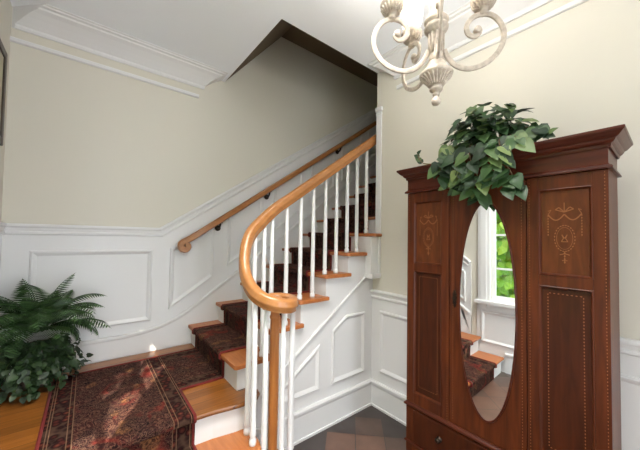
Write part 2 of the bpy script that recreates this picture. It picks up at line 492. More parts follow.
# ------------------------------------------------------------------ left wall trim, windows
def PL1(a, z, h=0): return PL(a, z, h+.010)
bm = bmesh.new()
prism(bm, [(W, Z0), (W, 1.61), (.16, 1.61), (-.24, 1.26), (-.24, 0), (.0, 0)], lambda a, z: PL(a, z, 0), lambda a, z: PL(a, z, .010))
box(bm, XL, XL+.010, -2.2, -1.30, 0, 1.03); box(bm, XL, XL+.010, -1.29, -.31, 0, .75)
struct('trim_15', bm, M['white'])
bm = moulding(bmesh.new(), [(-.24, 1.29), (.16, 1.638), (W, 1.638)], PL, RAILP)
moulding(bm, [(-2.18, 1.082), (-1.30, 1.082)], PL, RAILP)
struct('trim_16', bm, M['white'])
bm = bmesh.new()
panel_frame(bm, [(.30, .80), (.95, .80), (.95, 1.442), (.30, 1.442)], PL1)
panel_frame(bm, [(-.17, .76), (.16, .99), (.16, 1.44), (-.17, 1.15)], PL1)
panel_frame(bm, [(-1.22, .30), (-.36, .30), (-.36, .69), (-1.22, .69)], PL1)
struct('trim_17', bm, M['white'])
bm = bmesh.new()
box(bm, XL, XL+.022, -.115, W-.02, Z0, Z0+.18)
prism(bm, [(-.24, .362), (-.24, .60), (-.07, .72), (-.1151, .72), (-.1151, .362)], lambda a, z: PL(a, z, 0), lambda a, z: PL(a, z, .020))
moulding(bm, [(-.24, .635), (-.06, .762), (W-.03, .762)], PL1, BASECAP)
box(bm, XL, XL+.022, -3.2, -.63, 0, .19); moulding(bm, [(-3.2, .236), (-.63, .236)], PL1, BASECAP)
struct('baseboard_left', bm, M['white'])
def make_window(n, y0, y1, z0, z1):
    bm = bmesh.new()
    t = .13
    box(bm, XL-.01, XL+.030, y1-.01, y1+t, z0-.10, z1+.15); box(bm, XL-.01, XL+.030, y0-t, y0+.01, z0-.10, z1+.15)
    box(bm, XL-.01, XL+.034, y0-t-.02, y1+t+.02, z1-.01, z1+.16)
    box(bm, XL+.03, XL+.040, y1+.03, y1+t-.03, z0-.1, z1+.1)
    box(bm, XL-.01, XL+.075, y0-t-.03, y1+t+.03, z0-.035, z0+.004)     # stool
    box(bm, XL, XL+.026, y0-t, y1+t, z0-.125, z0-.035)
    # sash and muntins
    s = .045
    box(bm, XL-.09, XL-.05, y0, y0+s, z0, z1); box(bm, XL-.09, XL-.05, y1-s, y1, z0, z1)
    box(bm, XL-.09, XL-.05, y0+s, y1-s, z0, z0+.06); box(bm, XL-.09, XL-.05, y0+s, y1-s, z1-s, z1); box(bm, XL-.12, XL-.005, y0+.001, y1-.001, z0-.01, z0+.006)
    for z in (z0+.40, z0+.82, z0+1.22): box(bm, XL-.085, XL-.055, y0+s, y1-s, z-.012, z+.012)
    ym = (y0+y1)/2; box(bm, XL-.085, XL-.055, ym-.012, ym+.012, z0+.06, z1-s)
    o = struct('window_%d' % n, bm, M['white'], bevel=.003)
    g = B(XL-.073, XL-.069, y0+s-.005, y1-s+.005, z0+.055, z1-s+.005)
    obj('glass', g, M['pane'], o)
for i, w in enumerate(WIN): make_window(i+1, *w)

# ------------------------------------------------------------------ staircase
stair = thing('staircase', 'white staircase with oak treads climbing to the right from the landing', 'staircase', (-1.0, .5, 0))
def tread(name, poly, z, th=.03):
    bm = prism(bmesh.new(), poly, lambda a, b: (a, b, z-th), lambda a, b: (a, b, z))
    return obj(name, bm, M['oak'] if name != 'landing' else M['oakfloor'], stair, bevel=.011)
for k in range(1, NT+1):
    y0 = -.035 if k <= 6 else .002
    x0, x1 = xk(k), xk(k)+RUN+.045
    xb = x1 if k != 5 else -.117
    if k == 6:
        poly = [(x0, -.100), (x0+.012, -.113), (-.002, -.113), (-.002, .002), (x0+RUN+.028, .002), (x0+RUN+.028, W-.021), (x0, W-.021)]
    else:
        poly = [(x0, y0+.012), (x0+.012, y0), (xb-.006, y0), (xb, y0+.006), (xb, -.002 if k < 7 else .003), (x0+RUN+.028, .003), (x0+RUN+.028, W-.021), (x0, W-.021)]
        if k >= 7: poly = [(x0, y0), (x0+RUN+.028, y0), (x0+RUN+.028, W-.021), (x0, W-.021)]
    tread('tread', poly, zk(k))
    obj('riser', B(xk(k)+.03, xk(k)+.05, .0605 if k < 7 else .003, W-.021, zk(k-1), zk(k)-.03), M['white'], stair)
# landing with border boards
land = [(XL+.022, -.115), (-1.75, -.115), (-1.55, -.128), (-1.42, -.152), (-1.34, -.158), (-1.275, -.140), (-1.242, -.105), (-1.232, -.06), (-1.232, -.001), (X1+.045, -.001), (X1+.045, W-.021), (XL+.022, W-.021)]
tread('landing', land, Z0)
# lower steps
stepA = [(XL+.022, -.368), (-1.75, -.368), (-1.56, -.375), (-1.46, -.382), (-1.39, -.372), (-1.345, -.335), (-1.33, -.28), (-1.322, -.20), (-1.30, -.11), (-1.30, -.062), (XL+.022, -.062)]
tread('tread', stepA, .36)
stepB = [(XL+.022, -.62), (-1.75, -.62), (-1.5, -.61), (-1.36, -.56), (-1.26, -.46)]
for a in range(-60, 130, 20):
    stepB.append((-1.205+.115*math.cos(math.radians(a)), -.285+.115*math.sin(math.radians(a))))
stepB += [(-1.30, -.15), (-1.33, -.11), (XL+.022, -.11)]
tread('tread', stepB, .18)
def body(name, poly, z0, z1, d=.028):
    p = offset_poly(poly, d)
    obj(name, prism(bmesh.new(), p, lambda a, b: (a, b, z0), lambda a, b: (a, b, z1)), M['white'], stair, smooth=False)
body('riser', [p for p in land[:8]]+[(-1.232, -.03), (XL+.022, -.03)], .36, Z0-.03)
body('riser', stepA, .18, .33); body('riser', stepB, 0, .15)

# ------------------------------------------------------------------ stair runner
runner = thing('stair_runner', 'dark red persian patterned carpet runner turning on the landing', 'stair runner', (-1.9, .4, Z0))
RO = .009
def ribbon(bm, prof, f, t0, t1, u0=0., tb=0.):
    uvl = bm.loops.layers.uv.get('UVMap') or bm.loops.layers.uv.new('UVMap'); s = u0; prev = None
    nt_ = 6
    for i, p in enumerate(prof):
        p = Vector(p)
        if i: s += (p-Vector(prof[i-1])).length
        row = [bm.verts.new(f(p.x, p.y, t0+(t1-t0)*j/nt_)) for j in range(nt_+1)]
        if prev:
            for j in range(nt_):
                fc = bm.faces.new((prev[0][j], prev[0][j+1], row[j+1], row[j]))
                for lp, (uu, jj) in zip(fc.loops, ((prev[1], j), (prev[1], j+1), (s, j+1), (s, j))):
                    lp[uvl].uv = (uu, tb+abs(t1-t0)*jj/nt_)
        prev = (row, s)
def flat(bm, poly, z, fuv):
    uvl = bm.loops.layers.uv.get('UVMap') or bm.loops.layers.uv.new('UVMap')
    fc = bm.faces.new([bm.verts.new((a, b, z)) for a, b in poly])
    if fc.normal.z < 0: fc.normal_flip()
    for lp in fc.loops: lp[uvl].uv = fuv(lp.vert.co.x, lp.vert.co.y)
RX0, RX1, RY0, RY1 = -2.32, -1.656, .225, .90
bm = bmesh.new()
zf = Z0+RO
up_prof = [(X1+.03-RO, zf)]
for k in range(1, NT+1):
    x, z = xk(k), zk(k)
    up_prof += [(x+.03-RO, z-.036), (x+.004, z-.036), (x-RO, z-.026), (x-RO, z-.004), (x-.001, z+RO)]
    if k < NT: up_prof += [(xk(k+1)+.03-RO, z+RO)]
    else: up_prof += [(x+RUN, z+RO)]
ribbon(bm, up_prof, lambda a, z, t: (a, t, z), RY0, RY1, .95)
dn_prof = []
for y, z in ((-.115, Z0), (-.368, .36), (-.62, .18)):
    dn_prof += [(y+.001, z+RO), (y-RO, z-.004), (y-RO, z-.026), (y+.004, z-.036), (y+.03-RO, z-.036)]
    dn_prof += [(y+.03-RO, z-.18+RO)]
dn_prof[-1] = (dn_prof[-1][0], .003)
ribbon(bm, dn_prof, lambda y, z, t: (t, y, z), RX0, RX1, 1.05)
flat(bm, [(RX0, RY0), (RX1, RY0), (RX1, RY1), (RX0, RY1)], zf, lambda a, b: (1.0-b-.06, a-RX0))
flat(bm, [(RX0, -.114), (RX1, -.114), (RX1, RY0), (RX0, RY0)], zf, lambda a, b: (1.0-b-.06, a-RX0))
flat(bm, [(RX1, RY0), (X1+.03-RO, RY0), (X1+.03-RO, RY1), (RX1, RY1)], zf, lambda a, b: (.95+a-(X1+.021), b-RY0))
obj('carpet', bm, M['rug'], runner)
bm = bmesh.new()
BR = .009
def bpath(pts): tube(bm, pts, BR, 6)
pu = [Vector((a, 0, z-.002)) for a, z in up_prof]
for y in (RY0, RY1):
    sweep(bm, [p+Vector((0, y, 0)) for p in pu], circ(BR, 6), up=Vector((0, 1, 0)))
for x in (RX0, RX1):
    sweep(bm, [Vector((x, y, max(z-.002, .008))) for y, z in dn_prof], circ(BR, 6), up=Vector((1, 0, 0)))
zb = zf-.003
bpath([(RX1, -.114, zb), (RX1, RY0, zb), ]); bpath([(RX1, RY0, zb), (X1+.02, RY0, zb)])
bpath([(RX0, -.114, zb), (RX0, RY1, zb)]); bpath([(RX0, RY1, zb), (X1+.02, RY1, zb)])
o = obj('edge_binding', bm, M['binding'], runner, smooth=True); o['label'] = 'plain dark red edge binding'

# ------------------------------------------------------------------ banister
ban = thing('stair_banister', 'oak banister with spiral volute end on white turned balusters', 'banister', (-1.2, -.25, .18))
RSL = .696
def rz(x): return 2.472+RSL*(x+.081)
RAILPTS = [(.135, .028, rz(.135)), (-.3, .028, rz(-.3)), (-.7, .028, rz(-.7)), (-.95, .028, rz(-.95)), (-1.08, .028, rz(-1.08)),
           (-1.20, .012, 1.674), (-1.30, -.022, 1.575), (-1.362, -.082, 1.446), (-1.390, -.165, 1.328), (-1.390, -.26, 1.252),
           (-1.362, -.345, 1.205), (-1.304, -.402, 1.178), (-1.234, -.410, 1.164), (-1.172, -.372, 1.160), (-1.140, -.302, 1.160),
           (-1.150, -.228, 1.160), (-1.204, -.190, 1.160), (-1.262, -.206, 1.160), (-1.288, -.260, 1.160), (-1.258, -.304, 1.160), (-1.225, -.290, 1.160)]
rp = catmull(RAILPTS, 6)
HP = [(-.020, -.030), (-.020, -.018), (-.031, -.008), (-.031, .004), (-.026, .014), (-.027, .022), (-.018, .031), (0, .035), (.018, .031), (.027, .022), (.026, .014), (.031, .004), (.031, -.008), (.020, -.018), (.020, -.030)]
bm = sweep(bmesh.new(), rp, [(a*1.12, b*1.28) for a, b in HP])
lathe(bm, [(.03, 1.124), (.036, 1.129), (.036, 1.190), (.03, 1.198), (.01, 1.200)], -1.236, -.264, 20)
o = obj('handrail', bm, M['rail'], ban, smooth=True)
es = o.modifiers.new('es', 'EDGE_SPLIT'); es.split_angle = math.radians(50)
def rail_bottom(x, y):
    return min(rp, key=lambda p: (p.x-x)**2+(p.y-y)**2).z-.028
def baluster(x, y, z0, z1, nm='baluster', m='white', R=.92):
    h = z1-z0
    pr = [(.021, z0), (.023, z0+.012), (.023, z0+.03), (.017, z0+.038), (.016, z0+.046), (.021, z0+.056), (.0185, z0+.07), (.0185, z0+.30*h), (.0175, z0+.6*h), (.0135, z1+.004)]
    obj(nm, lathe(bmesh.new(), [(r*R, z) for r, z in pr], x, y, 14), M[m], ban, smooth=True)
for k in range(2, 7):
    for d in (.034, .160):
        x = xk(k)+d
        if x < .0: baluster(x, .026, zk(k), rz(x)-.028)
BALS = [(-1.248, -.010, zk(1)), (-1.345, -.005, zk(1))]
for x, y, z in ((-1.172, .010, zk(1)), (-1.252, -.006, zk(1)), (-1.366, -.186, .36), (-1.380, -.292, .36)):
    baluster(x, y, z, rail_bottom(x, y))
for x, y in ((-1.325, -.325), (-1.238, -.378), (-1.156, -.345), (-1.118, -.300)):
    baluster(x, y, .18, 1.135)
nx, ny = -1.226, -.255
bm = lathe(bmesh.new(), [(.036, .18), (.038, .20), (.034, .212), (.030, .222), (.033, .232), (.033, .240), (.028, .252), (.029, .30), (.031, .6), (.029, 1.02), (.028, 1.050), (.033, 1.062), (.033, 1.072), (.028, 1.080), (.027, 1.135)], nx, ny, 20)
o = obj('newel_post', bm, M['newel'], ban, smooth=True); o['label'] = 'turned oak newel post'

# ------------------------------------------------------------------ wall handrail
whr = thing('wall_handrail', 'oak handrail with curled end on dark brackets along the white back wall', 'handrail', (-.6, W, 2.05))
def wz(x): return 1.487+.684*(x+1.489)
wr = [Vector((1.9-.2*i, 1.03, wz(1.9-.2*i))) for i in range(17)] + [Vector((-1.40, 1.03, wz(-1.40)))]
cc = Vector((-1.452, 1.03, wz(-1.452)-.042))
for i in range(0, 13):
    a = math.radians(118+i*28); r = .044-.0022*i
    wr.append(cc+Vector((r*math.cos(a), 0, r*math.sin(a))))
bm = sweep(bmesh.new(), wr[:18+13], [(a*.95, b*.95) for a, b in HP], up=Vector((0, 1, 0)))
o = obj('rail', bm, M['rail'], whr, smooth=True)
es = o.modifiers.new('es', 'EDGE_SPLIT'); es.split_angle = math.radians(50)
for x in (-1.13, -.58, .50, 1.4):
    z = wz(x)-.028
    bm = bmesh.new()
    tube(bm, catmull([(x, 1.03, z+.004), (x, 1.032, z-.03), (x, 1.055, z-.05), (x, 1.085, z-.052)], 4), .0095, 8, up=Vector((1, 0, 0)))
    Rm = Matrix.Translation((x, 1.094, z-.052)) @ Matrix.Rotation(PI/2, 4, 'X')
    lathe(bm, [(.030, -.008), (.030, .0), (.022, .010), (.010, .014)], 0, 0, 16, Rm)
    box(bm, x-.02, x+.02, 1.02, 1.04, z-.002, z+.006)
    obj('bracket', bm, M['bronze'], whr, smooth=False)

# ------------------------------------------------------------------ picture on the left wall
pic = thing('picture_frame', 'dark framed picture on the left wall above the chair rail', 'picture', (XL+.01, .70, 2.43))
bm = bmesh.new()
y0, y1, z0, z1 = .34, .925, 2.14, 2.76
for a in ((y0, y0+.05, z0, z1), (y1-.05, y1, z0, z1), (y0+.05, y1-.05, z0, z0+.05), (y0+.05, y1-.05, z1-.05, z1)): box(bm, XL+.002, XL+.022, *a)
obj('frame', bm, M['frame'], pic, bevel=.006)
obj('picture', B(XL+.002, XL+.012, y0+.045, y1-.045, z0+.045, z1-.045), M['artmat'], pic)

# ------------------------------------------------------------------ armoire
AX = -.42; AY0, AY1 = -1.676, -.672; YC = (AY0+AY1)/2
arm = thing('armoire', 'tall mahogany armoire with oval mirror door and inlaid panels against the right wall', 'armoire', (-.2, YC, 0))
BK = -.13
bm = bmesh.new()
box(bm, AX+.03, BK, AY0, AY0+.022, .12, 1.89); box(bm, AX+.03, BK, AY1-.022, AY1, .12, 1.89); box(bm, BK-.012, BK, AY0+.02, AY1-.02, .12, 1.89)
box(bm, AX+.03, BK-.01, AY0+.02, AY1-.02, 1.87, 1.89); box(bm, AX+.03, BK-.01, AY0+.02, AY1-.02, .445, .47)
obj('carcass', bm, M['mahog'], arm)
def cprof(bm, prof, y0=AY0, y1=AY1):
    """mitred moulding round left side, front, right side; prof (overhang, z)"""
    rings = []
    for d, z in prof:
        rings.append([bm.verts.new(p) for p in ((BK, y1+d, z), (AX-d, y1+d, z), (AX-d, y0-d, z), (BK, y0-d, z))])
    for A, C in zip(rings, rings[1:]):
        for i in range(3): bm.faces.new((A[i], A[i+1], C[i+1], C[i]))
        bm.faces.new((A[3], A[0], C[0], C[3]))
    bm.faces.new(list(reversed(rings[0]))); bm.faces.new(rings[-1])
    return bm
obj('frieze', cprof(bmesh.new(), [(0, 1.890), (.014, 1.890), (.016, 1.896), (.012, 1.903), (.004, 1.908), (0, 1.914), (0, 1.990)]), M['mahogh'], arm)
obj('cornice', cprof(bmesh.new(), [(0, 1.986), (.008, 1.982), (.010, 1.990), (.010, 1.996), (.018, 2.000), (.024, 2.008), (.027, 2.015), (.030, 2.016), (.036, 2.020), (.045, 2.030), (.051, 2.038), (.054, 2.039), (.056, 2.044), (.056, 2.051), (.053, 2.054)]), M['mahogh'], arm)
# base section: plinth, drawer
obj('base', cprof(bmesh.new(), [(.0, .445), (.0, .436), (.0, .10)][::-1]), M['mahog'], arm)
obj('plinth', cprof(bmesh.new(), [(.012, 0), (.012, .085), (.006, .10), (0, .104)]), M['mahog'], arm)
obj('waist_moulding', cprof(bmesh.new(), [(0, .440), (.010, .440), (.014, .446), (.012, .454), (.004, .460), (0, .466)]), M['mahogh'], arm)
obj('base_moulding', cprof(bmesh.new(), [(0, .196), (.008, .196), (.010, .202), (.008, .208), (0, .210)]), M['mahogh'], arm)
dr = obj('drawer', B(AX-.012, AX-.001, AY0+.06, AY1-.06, .222, .428), M['mahogp'], arm, bevel=.003)
def knob(y, z, parent, nm='knob'):
    Rm = Matrix.Translation((AX-.012, y, z)) @ Matrix.Rotation(-PI/2, 4, 'Y')
    obj(nm, lathe(bmesh.new(), [(.018, -.001), (.018, .003), (.008, .006), (.008, .014), (.015, .020), (.016, .026), (.009, .032)], 0, 0, 14, Rm), M['bronze'], parent, smooth=True)
knob(-.916, .335, dr); knob(2*YC+.916, .335, dr)
# front panels
def front_frame(name, y0, y1, w0, w1, rails, parent):
    """y0<y1; stile widths w0 (at y0) and w1; rails list of (z0,z1)"""
    bm = bmesh.new()
    box(bm, AX, AX+.03, y0, y0+w0, .466, 1.888); box(bm, AX, AX+.03, y1-w1, y1, .466, 1.888)
    for a, c in rails: box(bm, AX, AX+.03, y0+w0, y1-w1, a, c)
    return obj(name, bm, M['mahog'], parent, bevel=.002)
def beads(bm, pts, s=.0032, step=.016, x=AX):
    """row of small inlaid lozenges along a polyline in (y,z)"""
    for (a, b) in zip(pts, pts[1:]):
        a, b = Vector(a), Vector(b); n = max(1, int((b-a).length/step)); d = (b-a).normalized(); q = Vector((-d.y, d.x))
        for i in range(n):
            c = a+(b-a)*(i+.5)/n
            vs = [bm.verts.new((x-.0008, p.x, p.y)) for p in (c-d*s*1.6, c+q*s*.8, c+d*s*1.6, c-q*s*.8)]
            bm.faces.new(vs)
def strokes(bm, pts, w=.0024, x=AX):
    for (a, b) in zip(pts, pts[1:]):
        a, b = Vector(a), Vector(b)
        if (b-a).length < 1e-5: continue
        d = (b-a).normalized(); q = Vector((-d.y, d.x))*w
        bm.faces.new([bm.verts.new((x-.0009, p.x, p.y)) for p in (a-q, b-q, b+q, a+q)])
def urn(bm, yc, zc, x):
    """ribbon, swags, oval medallion and drop, as inlaid lines"""
    el = [(yc+.038*math.cos(2*PI*i/24), zc-.03+.062*math.sin(2*PI*i/24)) for i in range(25)]
    beads(bm, el, .0034, .012, x); strokes(bm, [(yc+.030*math.cos(2*PI*i/24), zc-.03+.052*math.sin(2*PI*i/24)) for i in range(25)], .0008, x)
    for s in (-1, 1):
        sw = [(yc+s*.062*i/8, zc+.085-.028*math.sin(PI*i/8)) for i in range(9)]
        strokes(bm, sw, .0026, x)
        beads(bm, [(yc+s*.062, zc+.085), (yc+s*.062, zc-.02)], .0036, .012, x)
        strokes(bm, [(yc, zc+.095), (yc+s*.02, zc+.118), (yc+s*.034, zc+.108), (yc, zc+.095)], .0022, x)
        strokes(bm, [(yc+s*.062, zc+.085), (yc+s*.05, zc+.108), (yc+s*.062, zc+.102)], .0014, x)
        strokes(bm, [(yc, zc-.03), (yc+s*.010, zc-.012), (yc+s*.004, zc-.03), (yc+s*.012, zc-.046), (yc, zc-.046)], .0016, x)
    strokes(bm, [(yc, zc+.095), (yc, zc+.14)], .0018, x)
    beads(bm, [(yc, zc-.092), (yc, zc-.150)], .0046, .014, x)
    strokes(bm, [(yc-.018, zc-.108), (yc, zc-.102), (yc+.018, zc-.108)], .0020, x)
    strokes(bm, [(yc-.010, zc-.135), (yc+.010, zc-.135)], .0016, x)
def side_front(y0, y1, inner, parent_name):
    w0, w1 = (.048, .052) if inner == 'hi' else (.052, .048)
    RL = [(.466, .535), (1.355, 1.405), (1.825, 1.888)]
    fr = front_frame('front_panel', y0, y1, w0, w1, RL, arm)
    py0, py1 = y0+w0, y1-w1
    for z0, z1 in ((.535, 1.355), (1.405, 1.825)):
        p = obj('panel', B(AX+.012, AX+.020, py0-.004, py1+.004, z0-.004, z1+.004), M['mahogp' if z0 < 1 else 'mahogu'], fr)
        bm = panel_frame(bmesh.new(), [(py0, z0), (py1, z0), (py1, z1), (py0, z1)], lambda a, z, h=0: (AX+.012-h, a, z), prof=((0, 0), (0, .013), (.004, .015), (.008, .010), (.012, .0)))
        obj('panel_bead', bm, M['mahog'], fr)
        bm = bmesh.new()
        if z0 < 1: beads(bm, [(py0+.035, z0+.05), (py1-.035, z0+.05), (py1-.035, z1-.035), (py0+.035, z1-.035), (py0+.035, z0+.05)], .0032, .015, AX+.012)
        else: urn(bm, (py0+py1)/2, (z0+z1)/2+.0, AX+.012)
        obj('inlay', bm, M['inlay'], fr)
    for y in (y0+.012, y1-.012):
        bm = bmesh.new(); beads(bm, [(y, .47), (y, 1.885)], .0026, .015, AX); obj('inlay', bm, M['inlay'], fr)
side_front(AY1-.300, AY1, 'hi', 'left')
side_front(AY0, AY0+.300, 'lo', 'right')
# mirror door
DY0, DY1 = AY0+.303, AY1-.303
door = obj('mirror_door', B(AX+.002, AX+.026, DY0, DY1, .468, 1.886), M['mahog'], arm, bevel=.002)
MC, ma, mz = YC-.010, .142, .602; zc = 1.180
bm = bmesh.new()
n = 64
TL = -.018
rim = [bm.verts.new((AX-.004+TL*ma*math.cos(2*PI*i/n), MC+ma*math.cos(2*PI*i/n), zc+mz*math.sin(2*PI*i/n))) for i in range(n)]
bk = [bm.verts.new((AX+.001, MC+ma*math.cos(2*PI*i/n), zc+mz*math.sin(2*PI*i/n))) for i in range(n)]
bm.faces.new(rim)
for i in range(n): bm.faces.new((rim[i], rim[(i+1) % n], bk[(i+1) % n], bk[i]))
obj('mirror', bm, M['mirror'], door)
bm = sweep(bmesh.new(), [(AX-.002, MC+(ma+.004)*math.cos(2*PI*i/n), zc+(mz+.004)*math.sin(2*PI*i/n)) for i in range(n)], circ(.0055, 8), up=Vector((1, 0, 0)), closed=True)
obj('mirror_rim', bm, M['mahogh'], door, smooth=True)
for y in (DY0+.02, DY1-.02):
    bm = bmesh.new(); beads(bm, [(y, .49), (y, 1.865)], .0026, .015, AX+.002); obj('inlay', bm, M['inlay'], door)
bm = bmesh.new()
ey = DY1-.030
out = [(0, .05), (.008, .046), (.006, .036), (.014, .026), (.008, .014), (.015, .0), (.008, -.014), (.013, -.026), (.006, -.036), (.007, -.046), (0, -.052)]
out += [(-a, b) for a, b in reversed(out[1:-1])]
prism(bm, [(ey+a, 1.215+b) for a, b in out], lambda a, z: (AX-.003, a, z), lambda a, z: (AX+.003, a, z))
tube(bm, [(AX-.006, ey+.007*math.cos(2*PI*i/12), 1.195+.014*math.sin(2*PI*i/12)) for i in range(13)], .0022, 6, up=Vector((1, 0, 0)))
obj('escutcheon', bm, M['bronze'], door)

# ------------------------------------------------------------------ foliage helpers
def leaf(bm, pos, tip, nrm, size, width=1.0, droop=.25):
    u_ = Vector(tip).normalized(); n_ = Vector(nrm); n_ = (n_-u_*n_.dot(u_))
    if n_.length < 1e-4: n_ = u_.orthogonal()
    n_.normalize(); v_ = u_.cross(n_)
    def P(a, b): return Vector(pos)+u_*(a*size)+v_*(b*size*width)+n_*(size*(.22*abs(b)-droop*a*a))
    m = [bm.verts.new(P(a, 0)) for a in (0, .25, .58, 1)]
    for s in (1, -1):
        o_ = [bm.verts.new(P(a, s*b)) for a, b in ((-.07, .22), (.16, .40), (.5, .34), (.8, .16))]
        for q in ((m[0], m[1], o_[1], o_[0]), (m[1], m[2], o_[2], o_[1]), (m[2], m[3], o_[3], o_[2])): bm.faces.new(q)
def rnd_dir():
    while True:
        v_ = Vector((random.uniform(-1, 1), random.uniform(-1, 1), random.uniform(-1, 1)))
        if .1 < v_.length < 1: return v_.normalized()

# ------------------------------------------------------------------ trailing plant on the armoire
tp = thing('trailing_plant', 'leafy green trailing plant cascading over the top of the mahogany armoire', 'plant', (-.30, -1.13, 2.057))
bm = bmesh.new(); st = bmesh.new()
cen = Vector((-.36, -1.15, 2.12))
for i in range(230):
    d = rnd_dir()
    if d.z < -.1: d.z = abs(d.z)
    r = random.uniform(.55, 1.0)
    p = cen+Vector((d.x*.17*r, d.y*.225*r, d.z*.26*r))
    if p.z < 2.075: p.z = 2.075+random.random()*.02
    tipd = Vector((d.x*.9-.25, d.y, d.z*.2-.45))+rnd_dir()*.5
    leaf(bm, p, tipd, d+Vector((-.5, -.2, .7)), random.uniform(.055, .10))
VINES = [[(-.40, -1.08, 2.15), (-.49, -1.03, 2.10), (-.51, -.99, 2.02), (-.48, -.96, 1.955), (-.455, -1.01, 1.895), (-.45, -1.08, 1.875)],
         [(-.42, -1.03, 2.14), (-.50, -.99, 2.12), (-.52, -.965, 2.05), (-.50, -.955, 1.99)],
         [(-.42, -1.08, 2.15), (-.52, -1.07, 2.08), (-.535, -1.08, 1.98), (-.49, -1.11, 1.91), (-.46, -1.15, 1.85), (-.45, -1.18, 1.815)],
         [(-.42, -1.13, 2.15), (-.53, -1.14, 2.08), (-.54, -1.16, 1.98), (-.50, -1.19, 1.89)],
         [(-.42, -1.22, 2.15), (-.53, -1.24, 2.08), (-.54, -1.26, 1.98), (-.51, -1.28, 1.90), (-.48, -1.31, 1.84)],
         [(-.42, -1.26, 2.15), (-.53, -1.29, 2.08), (-.54, -1.31, 1.99), (-.50, -1.34, 1.90), (-.475, -1.35, 1.83)],
         [(-.42, -1.30, 2.14), (-.51, -1.36, 2.09), (-.53, -1.38, 2.04)],
         [(-.36, -1.25, 2.18), (-.38, -1.37, 2.11), (-.42, -1.44, 2.085), (-.44, -1.48, 2.10)],
         [(-.36, -1.20, 2.22), (-.40, -1.38, 2.16), (-.42, -1.44, 2.13)]]
for vi, V in enumerate(VINES):
    pth = catmull(V, 5); tube(st, pth, .0028, 5)
    for q in pth[3::2]:
        for s in range(1 if vi in (0, 7) else 2):
            side = random.choice((-1, 1))
            td = Vector((-.35, side*random.uniform(.2, .9), -random.uniform(.3, .9)))
            if vi == 7: td.z = random.uniform(-.2, .4)
            leaf(bm, q+Vector((-.012, side*.01, 0)), td, Vector((-1, -.2, .45))+rnd_dir()*.35, random.uniform(.05, .095) if vi != 7 else random.uniform(.04, .06))
# small sprig trailing out at the left end of the cornice
V = [(-.30, -.95, 2.10), (-.36, -.90, 2.075), (-.44, -.82, 2.07), (-.46, -.79, 2.10), (-.46, -.775, 2.14)]
pth = catmull(V, 5); tube(st, pth, .003, 5)
for q, sz in ((pth[-1], .035), (pth[-4], .04), (pth[-7], .045), (pth[-9], .05)):
    leaf(bm, q, Vector((-.2, .5*random.choice((-1, 1)), .4)), Vector((-1, -.3, .3)), sz)
obj('foliage', bm, M['pothos'], tp, smooth=True)
obj('stem', st, M['stem'], tp, smooth=True)
bm = lathe(bmesh.new(), [(.06, 2.0545), (.075, 2.075), (.085, 2.135), (.088, 2.14), (.078, 2.138), (.07, 2.10)], -.30, -1.13, 20)
obj('pot', bm, M['pot'], tp, smooth=True)

# ------------------------------------------------------------------ fern in the landing corner
FX, FY = -2.41, .90
fern = thing('potted_fern', 'potted green fern with dark ivy in the landing corner beside the runner', 'plant', (FX, FY, Z0))
bm = lathe(bmesh.new(), [(.075, Z0+.001), (.085, Z0+.02), (.10, Z0+.10), (.115, Z0+.20), (.128, Z0+.235), (.132, Z0+.25), (.128, Z0+.262), (.115, Z0+.26), (.108, Z0+.235)], FX, FY, 28)
obj('pot', bm, M['pot'], fern, smooth=True)
def clampw(p):
    p.y = min(p.y, W-.032); p.x = max(p.x, XL+.03); return p
def frond(az, el, ln, droop, base):
    bm = bmesh.new()
    dirh = Vector((math.cos(az), math.sin(az), 0))
    n = 26; pts = []
    p = Vector(base); e = el
    for i in range(n+1):
        pts.append(clampw(p.copy()))
        p = p+(dirh*math.cos(e)+Vector((0, 0, 1))*math.sin(e))*ln/n
        e -= droop/n*(.4+1.2*i/n)
    tube(bm, pts, .0028, 5, scale=[1-.7*i/n for i in range(n+1)])
    for i in range(4, n):
        t = i/n
        L_ = ln*.25*math.sin(PI*min(1, .12+t*.92))**.7+.008
        tg = (pts[i+1]-pts[i-1]).normalized()
        lat = tg.cross(Vector((0, 0, 1)))
        if lat.length < .1: continue
        lat.normalize(); upv = lat.cross(tg)
        for s in (1, -1):
            d = (lat*s+tg*.45-upv*.22).normalized()
            w = tg*max(.0055, ln/n*.36)
            b0 = pts[i]
            q = [b0-w*.6, b0+d*L_*.45-w-upv*.002, b0+d*L_-upv*L_*.12, b0+d*L_*.45+w, b0+w*.6]
            bm.faces.new([bm.verts.new(clampw(x.copy())) for x in q])
    obj('frond', bm, M['fern'], fern)
top = Vector((FX, FY, Z0+.36))
FR = []
for i in range(30):
    FR.append((random.uniform(0, 2*PI), math.radians(random.uniform(20, 86)), random.uniform(.32, .48), random.uniform(1.5, 3.0)))
